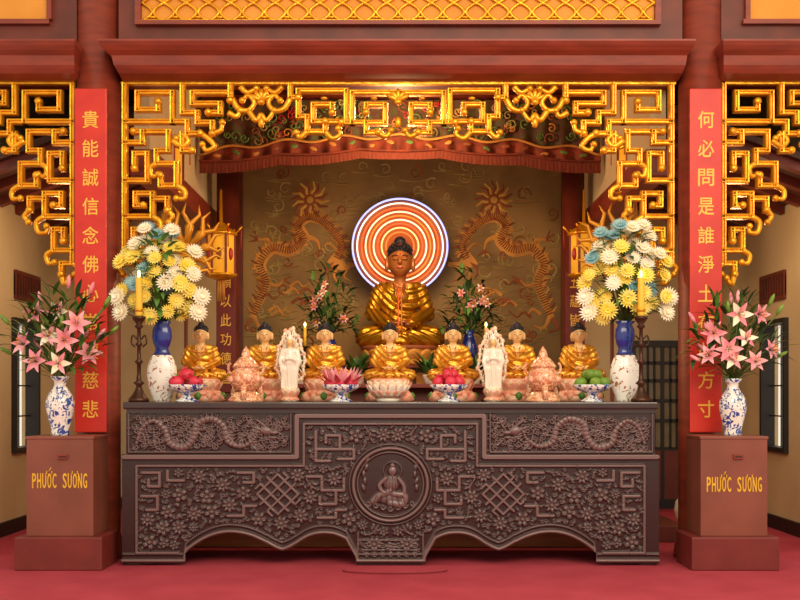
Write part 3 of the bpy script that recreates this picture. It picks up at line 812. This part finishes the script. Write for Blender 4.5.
# ------------------------------------------------------------ candlesticks
def candlestick():
    mb=MB()
    mb.lathe([(.08,0),(.082,.02),(.07,.035),(.05,.06),(.03,.1),(.022,.13),(.045,.15),(.022,.17),(.016,.22),(.016,.3),(.035,.32),(.016,.34),(.014,.44),(.03,.46),(.014,.48),(.014,.58),(.035,.6),(.02,.62),(.05,.66),(.055,.68),(.03,.685)],(0,0,0),BRONZE,20)
    for s in (-1,1): mb.tube(catmull([(s*.015,0,.5),(s*.05,0,.53),(s*.06,0,.47),(s*.03,0,.44)],4),.007,BRONZE,6)
    mb.lathe([(.026,.68),(.028,.7),(.026,.98),(.02,.99),(.005,.985)],(0,0,0),CANDLE,16)
    mb.ell((0,0,1.02),(.012,.012,.03),FLAME)
    mb.lathe([(.034,.72),(.035,.74)],(0,0,0),GOLD,16)
    return mb
o=candlestick().build('candlestick',(wx(139,.045),.045,TOP),1.05); place('candlestick',o.data,(wx(641,.045),.045,TOP),1.05)
def thin(px,y,h):
    mb=MB()
    mb.lathe([(.05,0),(.05,.015),(.015,.03),(.012,h-.22),(.03,h-.2),(.03,h-.19)],(0,0,0),BRONZE,14)
    mb.lathe([(.014,h-.19),(.013,h-.02),(.004,h-.02)],(0,0,0),CANDLE,10); mb.ell((0,0,h+.005),(.01,.01,.024),FLAME)
    mb.build('thin_candle',(wx(px,y),y,TOP))
thin(305,.86,.70); thin(486,.86,.70)
# ------------------------------------------------------------ flowers
def mum(mb,c,d,R,m,layers=4):
    u,v,d=basis(d); c=Vector(c)
    for l in range(layers):
        n=18-3*l; el=.1+.42*l
        for i in range(n):
            a=2*math.pi*(i+.5*l)/n; r=(u*math.cos(a)+v*math.sin(a))
            mb.leaf(c,r*math.cos(el)+d*math.sin(el),R*(1-.1*l),R*.33,m,-.35,up=d,n=3)
    mb.ell(c+d*R*.25,R*.3,m,nu=8,nv=5)
def lily(mb,c,d,R,m,open_=1.0):
    u,v,d=basis(d); c=Vector(c)
    for i in range(6):
        a=math.pi*i/3; r=(u*math.cos(a)+v*math.sin(a))
        mb.leaf(c,r*.75*open_+d*.7,R*1.15,R*(.5 if i%2 else .38),m if i%2 else P_PINK,.55,up=d,n=6)
    for i in range(5):
        a=1.256*i+.3; r=(u*math.cos(a)+v*math.sin(a)); p=c+d*R*.75+r*R*.22
        mb.tube([c,p],.0025,STEM,4); mb.ell(p,(.006,.006,.01),P_OR,nu=6,nv=4)
def mum_bouquet(seed,flip):
    random.seed(seed); mb=MB()
    mb.lathe([(.075,0),(.08,.02),(.085,.04),(.115,.12),(.13,.22),(.125,.3),(.1,.37),(.08,.4)],(0,0,0),PPAINT)
    mb.lathe([(.08,.4),(.06,.43),(.055,.46),(.075,.5),(.085,.56),(.08,.62),(.06,.66),(.09,.69),(.08,.69),(.04,.66)],(0,0,0),BLUE)
    base=Vector((0,0,.66))
    cols=[P_YEL,P_YEL,P_WH,P_YEL,P_BLUE,P_YEL,P_WH]
    pos=[]
    tries=0
    while len(pos)<54 and tries<6000:
        tries+=1
        z=random.uniform(.72,1.50); w=.38*math.sqrt(max(0,1-((z-.88)/.68)**2)) if z>.88 else .36*(1-(.88-z)*2)
        a=random.random()*6.28; x=w*math.cos(a)*random.uniform(.3,1); y=.20*math.sin(a)*random.uniform(.5,1)-.13
        p=Vector((x,y,z))
        if all((p-q).length>.098 for q in pos): pos.append(p)
    for i,p in enumerate(pos):
        d=Vector((p.x*1.5,-0.6+p.y*1.2,(p.z-1.0)*1.2+.25)).normalized()
        mid=base+(p-base)*.5+Vector((0,0,.06))
        mb.tube([base,mid,p],.005,STEM,5)
        if p.z>1.32: m=P_BLUE if i%2 else P_WH
        elif p.z<.90: m=P_YEL
        else: m=cols[i%7]
        mum(mb,p,d,random.uniform(.060,.084),m)
    for s in (-1,1):
        for q in range(2): 
            p=Vector((s*(.32+.03*q),-.15,.76+.13*q)); mb.tube([base,base+(p-base)*.6+Vector((0,0,.1)),p],.005,STEM,5); mum(mb,p,(s*.4,-.8,.2),.085,P_WH,3)
    for i in range(170):
        a=random.random()*6.28; z=random.uniform(.70,1.42); w=.28*math.sqrt(max(0.02,1-((z-.95)/.65)**2))
        p=Vector((w*math.cos(a)*random.random(),.13*math.sin(a)-.13,z)); d=Vector((math.cos(a),-abs(math.sin(a))*.6,random.uniform(-.3,.8)))
        mb.leaf(p,d,random.uniform(.1,.16),random.uniform(.03,.06),LEAF if i%3 else LEAFD,.5)
    return mb
mum_bouquet(5,1).build('chrysanthemum_vase',(wx(162,.25),.25,TOP),(1,.6,1))
mum_bouquet(11,1).build('chrysanthemum_vase',(wx(625,.25),.25,TOP),(1,.6,1))
def lily_bouquet(seed,hs,side):
    random.seed(seed); mb=MB()
    mb.lathe([(.07,0),(.075,.02),(.07,.05),(.09,.12),(.112,.22),(.115,.28),(.095,.34),(.06,.39),(.045,.42),(.05,.45),(.08,.49),(.075,.49),(.04,.44)],(0,0,0),PBW)
    base=Vector((0,0,.46))
    L=[(-.13,.60,1),(.05,.62,1),(.24,.68,1),(.09,.76,1),(-.06,.84,1),(.2,.88,.9),(-.26,.72,.9),(.02,1.0,.8),(-.17,1.02,.7)]
    for i,(x,z,o) in enumerate(L):
        p=Vector((x*side,random.uniform(-.2,-.04),z+random.uniform(-.03,.03)))
        mb.tube([base,base+(p-base)*.55+Vector((0,0,.05)),p],.006,STEM,5)
        d=Vector((p.x*1.6+random.uniform(-.3,.3),-1,random.uniform(-.2,.5))).normalized()
        lily(mb,p,d,random.uniform(.10,.125),[P_PINK,P_WH,P_PINK][i%3],o)
    for i in range(18):
        x=random.uniform(-.40,.40); z=random.uniform(.75,1.30)-abs(x)*.5; p=Vector((x,random.uniform(-.15,.06),z))
        mb.tube([base,base+(p-base)*.6+Vector((0,0,.06)),p],.005,STEM,5); dd=(p-base).normalized()
        mb.tube([p,p+dd*.04,p+dd*.08,p+dd*.11],[.008,.018,.016,.004],P_PINK if i%2 else FRUITG,7)
    for i in range(200):
        t=random.random()**.6; a=random.uniform(-1.25,1.25); l=.85*t
        p=base+Vector((math.sin(a)*l*.52,random.uniform(-.14,.06),math.cos(a)*l*.85)); d=Vector((math.sin(a)+random.uniform(-.8,.8),random.uniform(-.8,.2),math.cos(a)+random.uniform(-.7,.4)))
        mb.leaf(p,d,random.uniform(.12,.2),random.uniform(.03,.045),LEAF if i%3 else LEAFD,.4)
    return mb
lily_bouquet(3,1,1).build('lily_vase',(wx(63,0),-.07,1.085))
lily_bouquet(8,1,-1).build('lily_vase',(wx(730,0),-.07,1.085),.96)
# ------------------------------------------------------------ inner shrine
MUR=mat('mural_ground','#9c7a44',.7,0,'#705428',1.3,.15,8)
MUR2=mat('mural_orange','#d6953c',.7,0,'#b07430',4)
MUR3=mat('mural_red','#9c5228',.7,0,'#804420',5)
MUR4=mat('mural_olive','#b2985a',.7,0,'#8e7a44',4)
my=4.12
mx0,mx1=wx(243,my),wx(561,my); mz1=wz(100,my)
mb=MB(); mb.box(mx0,mx1,my,BY-.002,.265,min(mz1,4.88),MUR)
mb.box(mx0-.05,mx0,my-.03,BY-.002,.265,4.88,REDD); mb.box(mx1,mx1+.05,my-.03,BY-.002,.265,4.88,REDD)
def ribbon(P,w,m,y,taper=True):
    P=[Vector((p[0],0,p[1])) for p in P]; n=len(P); vs=[];fs=[]
    for i,p in enumerate(P):
        t=P[min(i+1,n-1)]-P[max(i-1,0)]; t.normalize(); nn=Vector((-t.z,0,t.x))
        ww=(w[i] if hasattr(w,'__len__') else w*(1-.8*i/n if taper else 1))
        for q,yy in ((-1,0),(-.0,-.008),(1,0)): vs.append(p+nn*ww*q+Vector((0,y+yy,0)))
    for i in range(n-1): a=3*i; fs+=[(a,a+1,a+4,a+3),(a+1,a+2,a+5,a+4)]
    mb.add(vs,fs,m,False)
yr=my-.003
def pc(P): return [(wx(x,my),wz(y,my)) for x,y in P]
random.seed(21)
for sd in (0,1):
    f=(lambda P:P) if sd==0 else (lambda P:[(804-x,y) for x,y in P])
    body=catmull([(252,318),(260,300),(266,282),(260,264),(272,248),(290,250),(303,240),(298,226),(308,217),(322,221),(334,232),(342,246),(336,262)],8)
    n=len(body); w=[.02+.066*math.sin(math.pi*min(1,i/n+.08)) for i in range(n)]
    ribbon(pc(f(body)),w,MUR2,yr)
    for i in range(2,n-2,1):
        x,y=body[i]; dx,dy=body[i+1][0]-body[i-1][0],body[i+1][1]-body[i-1][1]; L=math.hypot(dx,dy); nx_,ny_=dy/L,-dx/L
        if i%2==0: ribbon(pc(f([(x+nx_*3,y+ny_*3),(x+nx_*9+dx*.6,y+ny_*9+dy*.6)])),.018,MUR2 if i%4 else MUR3,yr-.002)
        ribbon(pc(f([(x-nx_*3.6,y-ny_*3.6),(x+nx_*3.6,y+ny_*3.6)])),.007,MUR3,yr-.010,False)
    for P,w_,mm in (([(330,258),(342,266),(356,264)],.09,MUR2),([(340,254),(330,244),(322,246)],.02,MUR2),([(346,258),(338,244),(330,238)],.02,MUR2),([(352,262),(360,254),(356,246)],.014,MUR3),([(350,266),(344,276),(352,282)],.018,MUR2),([(334,262),(326,270),(330,280)],.024,MUR3),([(338,266),(334,276),(340,286)],.024,MUR2),
                  ([(275,250),(268,240),(258,240)],.035,MUR2),([(258,240),(250,234)],.014,MUR3),([(258,240),(249,242)],.014,MUR3),([(258,240),(254,230)],.014,MUR3),([(303,236),(316,240),(320,250)],.035,MUR2),([(320,250),(326,256)],.014,MUR3),([(320,250),(318,259)],.014,MUR3),([(320,250),(312,256)],.014,MUR3),
                  ([(262,280),(276,286),(284,280)],.035,MUR2),([(284,280),(292,276)],.014,MUR3),([(284,280),(291,284)],.014,MUR3),([(252,318),(246,328),(256,332)],.03,MUR3),([(254,316),(260,328),(270,326)],.03,MUR2)):
        ribbon(pc(f(catmull(P,4))),w_,mm,yr-.003)
    for k in range(8):
        x=280+random.uniform(-20,30); y=290+random.uniform(-6,34)
        ribbon(pc(f(catmull([(x,y),(x+8,y-5),(x+14,y),(x+22,y-6)],4))),.022,MUR3 if k%2 else MUR2,yr-.002)
    cx,cy=f([(310,200)])[0]
    SUN=mat('mural_sun','#deac4c',.7,0,'#c08a3c',5)
    for k in range(18):
        a=2*math.pi*k/18; ribbon(pc([(cx+6*math.cos(a),cy+6*math.sin(a)),(cx+12*math.cos(a+.22),cy+12*math.sin(a+.22)),(cx+19*math.cos(a),cy+19*math.sin(a))]),.024,MUR3 if k%2 else SUN,yr-.003)
    mb.ell((wx(cx,my),yr,wz(cy,my)),(.08,.012,.08),MUR3); mb.ell((wx(cx,my),yr-.008,wz(cy,my)),(.045,.012,.045),SUN)
    for k in range(90):
        x=random.uniform(250,392); y=random.uniform(165,345)
        if math.hypot(x-310,y-200)<26 or (x>350 and 205<y): continue
        x,y=f([(x,y)])[0]; r=random.uniform(3,8)
        ribbon(pc(spiral(x,y,r,1,random.random()*6,random.choice([-1.2,1.2]),16)),.014,random.choice([MUR4,MUR4,MUR4,MUR3]),yr-.0005)
        ribbon(pc(catmull([(x-r*2,y+r),(x,y+r*1.2),(x+r*2.2,y+r*.8)],4)),.010,MUR4,yr-.0005)
mb.build('dragon_mural')
for px in (228,573):
    mb=MB(); X=wx(px,3.3)
    mb.lathe([(.19,.262),(.19,.3),(.15,.36),(.13,.4),(.13,4.9)],(X,3.3,0),REDD,28)
    mb.box(X-.11,X+.11,3.15,3.18,1.45,2.85,mat('inner_board','#6e1c12',.4),.005)
    for i,ch in enumerate('願以此功德普' if px<400 else '五蘊皆空度苦'): add_text(mb,ch,X,3.148,2.72-.22*i,GOLDT,height=.14,width=.12,bold=.001)
    mb.build('inner_column')
simple('trim_shrine_beam',[(-2.2,2.2,2.75,2.95,wz(112,2.8),wz(96,2.8),REDW,.01)])
# valance
mb=MB(); vy=2.6; X0,X1=wx(200,vy),wx(600,vy); n=240
GREEN=mat('brocade_green','#52522a',.75,0,'#5a2c1c',14); BRO=mat('brocade_rust','#8c381c',.8,0,'#662814',9); FR=mat('fringe_rust','#8c3c22',.85,0,'#682a18',30,wave=(6,1,.3))
def vz(t,kind):
    u=abs(t-.5)*2
    if kind=='h0': return wz(100,vy)
    if kind=='h1': return wz(138+ 16*(u**2) + 2.5*math.cos(t*math.pi*14),vy)
    if kind=='h2': return wz(149+ 13*(u**1.5)+ 3.0*abs(math.sin(t*math.pi*5)),vy)
    return wz(157+ 17*(u**1.3)+ 3.0*abs(math.sin(t*math.pi*5)),vy)
for A,B,m,dy,fa in (('h0','h1',GREEN,0,.02),('h1','h2',BRO,-.03,.035),('h2','h3',FR,-.035,.012)):
    vs=[];fs=[];nr=5
    for j in range(nr+1):
        for i in range(n+1):
            t=i/n; z=vz(t,A)*(1-j/nr)+vz(t,B)*j/nr
            vs.append((X0+(X1-X0)*t,vy+dy+fa*math.sin(t*(130 if m!=FR else 620))*(j/nr+.3),z))
    for j in range(nr):
        for i in range(n): a=j*(n+1)+i; fs.append((a,a+1,a+n+2,a+n+1))
    mb.add(vs,fs,m,True)
for A,r,m in (('h1',.014,MUR2),('h2',.012,GOLD)): mb.tube([(X0+(X1-X0)*i/80,vy-.06,vz(i/80,A)) for i in range(81)],r,m if A=='h1' else BRO,6)
random.seed(4)
EG=mat('embroidery_green','#64843a',.7)
for k in range(130):
    t=random.uniform(.03,.97); x=X0+(X1-X0)*t; z=random.uniform(vz(t,'h1')+.05,vz(t,'h0')-.04)
    pts=spiral(x,z,random.uniform(.03,.07),.01,random.random()*6,random.choice([-1.2,1.2]),12)
    mb.tube([(a,vy-.03,b) for a,b in pts],.009,random.choice([MUR2,MUR3,EG,RED,EG,MUR4]),5)
for k in range(10):
    for s in (0,1):
        t=.5+(k+.5)*.048*(1 if s else -1); x=X0+(X1-X0)*t; mb.ell((x,vy-.05,vz(t,'h1')-.07),(.045,.012,.022),random.choice([MUR2,EG,MUR3]),rot=(0,random.uniform(-.5,.5),0))
mb.build('embroidered_valance')
# inner altar + buddha
IA=mat('inner_altar_cloth','#5a3218',.7,0,'#40200f',4)
zi=wz(366,2.9)
mb=MB()
mb.box(-1.55,1.5,2.55,2.68,.262,wz(388,2.55),REDD,.01)
mb.box(-1.56,1.52,2.36,2.68,wz(388,2.55),wz(384,2.55),REDW,.005)
mb.box(-1.1,1.1,2.75,3.9,.262,zi-.03,IA,.01); mb.box(-1.16,1.16,2.7,3.95,zi-.03,zi,REDW,.008)
for i in range(12): mb.box(-1.08+i*.18,-1.08+i*.18+.14,2.735,2.75,zi-.3,zi-.08,MUR2,.003)
mb.build('inner_altar')
big=seated(.009,[GOLDR,SKIN2,HAIR],1,1.3)
bb=MB(); by=3.3
zc_=wz(236,by)-zi; lb=.24; top_=.70+(1.07-.70)*1.3
zsx=(zc_-lb+.02)/top_
bb.merge([(x*1.02,y*.93,z*zsx+lb-.02) for x,y,z in big.v],big.f,big.m,big.mats)
lotus_base(bb,.50,0,lb,MUR2,GOLDS,MUR3,.85,16)
for sx in (-.012,.012): bb.tube([(sx,-.135,lb+zsx*.60),(sx*1.6,-.17,lb+zsx*.42),(sx*1.6,-.29,lb+zsx*.3),(sx*1.6,-.34,lb+zsx*.12)],.008,FRUITO,6)
bb.build('great_buddha_statue',(wx(400,by),by,zi))
hz=wz(246,3.72); mb=MB(); hx=wx(400,3.72); k=K(3.72)
mb.lathe([(.0,.0),(46/k,0),(46/k,.03),(0,.03)],(hx,3.78,hz),mat('halo_disc','#b86a3c',.6,0,'#a85c34',4),60,axis=(0,-1,0))
def neon(n,c,e): return mat(n,c,.4,emit=e)
for r,c,e in ((47.5,'#a8b0ff',1.4),(43,'#fff0d8',1.5),(38.5,'#ff5a20',1.3),(34.5,'#ffe8b8',1.4),(30.5,'#ff7a28',1.3),(26.5,'#ffe8c0',1.4),(22.5,'#ff5a28',1.1),(18.5,'#ffd88a',1.2),(14,'#ff7a30',1.0)):
    mb.torus((hx,3.735,hz),r/k,.009 if r!=47.5 else .012,neon('neon_'+c[1:]+str(int(r)),c,e),80,8)
mb.box(hx-.03,hx+.03,3.79,3.82,zi,hz,BRONZE)
mb.build('neon_halo')
def plant(seed):
    random.seed(seed); mb=MB()
    mb.lathe([(.06,0),(.09,.1),(.1,.2),(.06,.3),(.05,.34),(.07,.38),(.04,.37)],(0,0,0),BLUE)
    base=Vector((0,0,.35))
    for i in range(170):
        a=random.uniform(-1.6,1.6); l=random.uniform(.1,.74); p=base+Vector((math.sin(a)*l*.42,random.uniform(-.12,.1),math.cos(a)*l*.95))
        if i%4==0: mb.tube([base,p],.004,STEM,4)
        mb.leaf(p,(math.sin(a)*.6+random.uniform(-.6,.6),random.uniform(-.7,.3),random.uniform(-.4,1)),random.uniform(.12,.2),.045,LEAFD if i%3 else LEAF,.4)
    for i in range(8):
        a=random.uniform(-1.3,1.3); l=random.uniform(.15,.6); p=base+Vector((math.sin(a)*l*.4,-.12,math.cos(a)*l))
        lily(mb,p,(math.sin(a)*.5,-1,.3),.055,P_WH if i%2==0 else P_PINK)
    return mb
plant(2).build('flower_vase',(wx(329,2.95),2.95,zi),(1,1,1.05)); plant(9).build('flower_vase',(wx(469,2.95),2.95,zi),(1,1,1.05))
def pot(seed):
    random.seed(seed); mb=MB(); mb.lathe([(.06,0),(.08,.08),(.085,.1),(.07,.1)],(0,0,0),WHITE)
    for i in range(70):
        a=random.random()*6.28; mb.leaf((.03*math.cos(a),.03*math.sin(a),.1),(math.cos(a),math.sin(a)*.5,random.uniform(.5,2.8)),random.uniform(.15,.34),.05,LEAF if i%2 else LEAFD,.5)
    return mb
zs_=wz(384,2.55)
for p,sd in ((357,1),(430,2),(474,3),(300,4),(512,6)): pot(sd).build('potted_fern',(wx(p,2.46),2.46,zs_),(1,.7,1))
# ------------------------------------------------------------ lanterns
def lantern():
    mb=MB(); LP=mat('lantern_panel','#f4ac2c',.5,emit=.4)
    h=.42; R=.15
    mb.lathe([(R,0),(R,h)],(0,0,0),LP,6); 
    for i in range(6):
        a=2*math.pi*i/6; mb.box(R*math.cos(a)-.012,R*math.cos(a)+.012,R*math.sin(a)-.012,R*math.sin(a)+.012,-.03,h+.03,REDW)
        mb.tube([((R+.02)*math.cos(a),(R+.02)*math.sin(a),h+.03),((R+.08)*math.cos(a),(R+.08)*math.sin(a),h+.1)],.012,GOLD,6)
        mb.tube([((R+.07)*math.cos(a),(R+.07)*math.sin(a),h+.09),((R+.07)*math.cos(a),(R+.07)*math.sin(a),h-.15)],.006,RED,5)
        b=a+math.pi/6; r2=R*.88
        mb.ell((r2*math.cos(b),r2*math.sin(b),h/2),(.03,.03,.07),RED if i%2 else MUR3,nu=8,nv=6)
    mb.lathe([(R+.03,h),(R+.03,h+.03),(R*.6,h+.09),(R*.4,h+.12),(.02,h+.15),(.012,h+.5)],(0,0,0),GOLD,6)
    mb.lathe([(R*.6,-.06),(R+.03,-.02),(R+.03,0)],(0,0,0),GOLD,6)
    for i in range(8):
        a=.785*i; mb.tube([(.03*math.cos(a),.03*math.sin(a),-.06),(.04*math.cos(a),.04*math.sin(a),-.3)],.008,MUR2,5)
    return mb
ln=lantern(); first=None
for px,py,y in ((168,192,1.7),(633,192,1.7),(221,274,2.6),(584,274,2.6)):
    X=wx(px,y); Z=wz(py,y)
    if first is None: first=ln.build('hanging_lantern',(X,y,Z)); 
    else: place('hanging_lantern',first.data,(X,y,Z),1.0)
# ------------------------------------------------------------ gold flame standards
def standard():
    mb=MB()
    mb.lathe([(.12,0),(.12,.04),(.03,.08),(.02,.12),(.02,2.25)],(0,0,0),REDD,12)
    c=Vector((0,0,2.5)); FL=mat('flame_gold','#f0a428',.4,.35)
    mb.ell(c,(.1,.03,.16),FL)
    for k in range(19):
        a=-2.5+5.0*k/18; d=Vector((math.sin(a),0,math.cos(a))); L=.24+.14*math.cos(a*.8)
        p0=c+Vector((d.x*.08,0,d.z*.12)); s=.05*(1 if k%2 else -1)
        mb.tube([p0,p0+d*L*.4+Vector((d.z*s,0,-d.x*s)),p0+d*L*.75-Vector((d.z*s,0,-d.x*s))*.6,p0+d*L],[.034,.03,.018,.003],FL,7)
    return mb
st=standard(); a_=st.build('gold_flame_standard',(wx(186,1.25),1.25,.262)); place('gold_flame_standard',a_.data,(wx(612,1.25),1.25,.262))
mb=MB(); mb.lathe([(.07,0),(.1,.05),(.12,.16),(.1,.26),(.06,.31),(.07,.34),(.05,.34)],(0,0,0),WHITE); mb.build('porcelain_jar',(wx(684,1.6),1.6,.16),.8)
# ------------------------------------------------------------ camera + light
cam=bpy.data.cameras.new('camera'); co=bpy.data.objects.new('camera',cam); S.collection.objects.link(co)
co.location=(0,-CAMD,CH); co.rotation_euler=(math.pi/2,0,0); cam.lens=45; cam.sensor_width=36; cam.shift_y=95/800; S.camera=co
w=bpy.data.worlds.new('world'); S.world=w; w.use_nodes=True; bg=w.node_tree.nodes['Background']; bg.inputs[0].default_value=(1,.88,.70,1); bg.inputs[1].default_value=1.0
def area(n,loc,rot,size,e,col):
    l=bpy.data.lights.new(n,'AREA'); l.shape='RECTANGLE'; l.size=size[0]; l.size_y=size[1]; l.energy=e; l.color=col
    o=bpy.data.objects.new(n,l); S.collection.objects.link(o); o.location=loc; o.rotation_euler=rot; return o
area('daylight_front',(1.5,-6.5,5.5),(math.radians(60),0,math.radians(12)),(7,3),430,(1,.87,.66))
def pt(n,loc,e,col,r=.15):
    l=bpy.data.lights.new(n,'POINT'); l.energy=e; l.color=col; l.shadow_soft_size=r; o=bpy.data.objects.new(n,l); S.collection.objects.link(o); o.location=loc
WARM=(1,.64,.34)
pt('lamp_hall_1',(0,1.7,4.2),75,WARM); pt('lamp_aisle_1',(-3.2,1.4,2.9),14,WARM); pt('lamp_aisle_2',(3.2,1.4,2.9),14,WARM)
pt('lamp_shrine',(0,2.2,3.2),48,WARM)
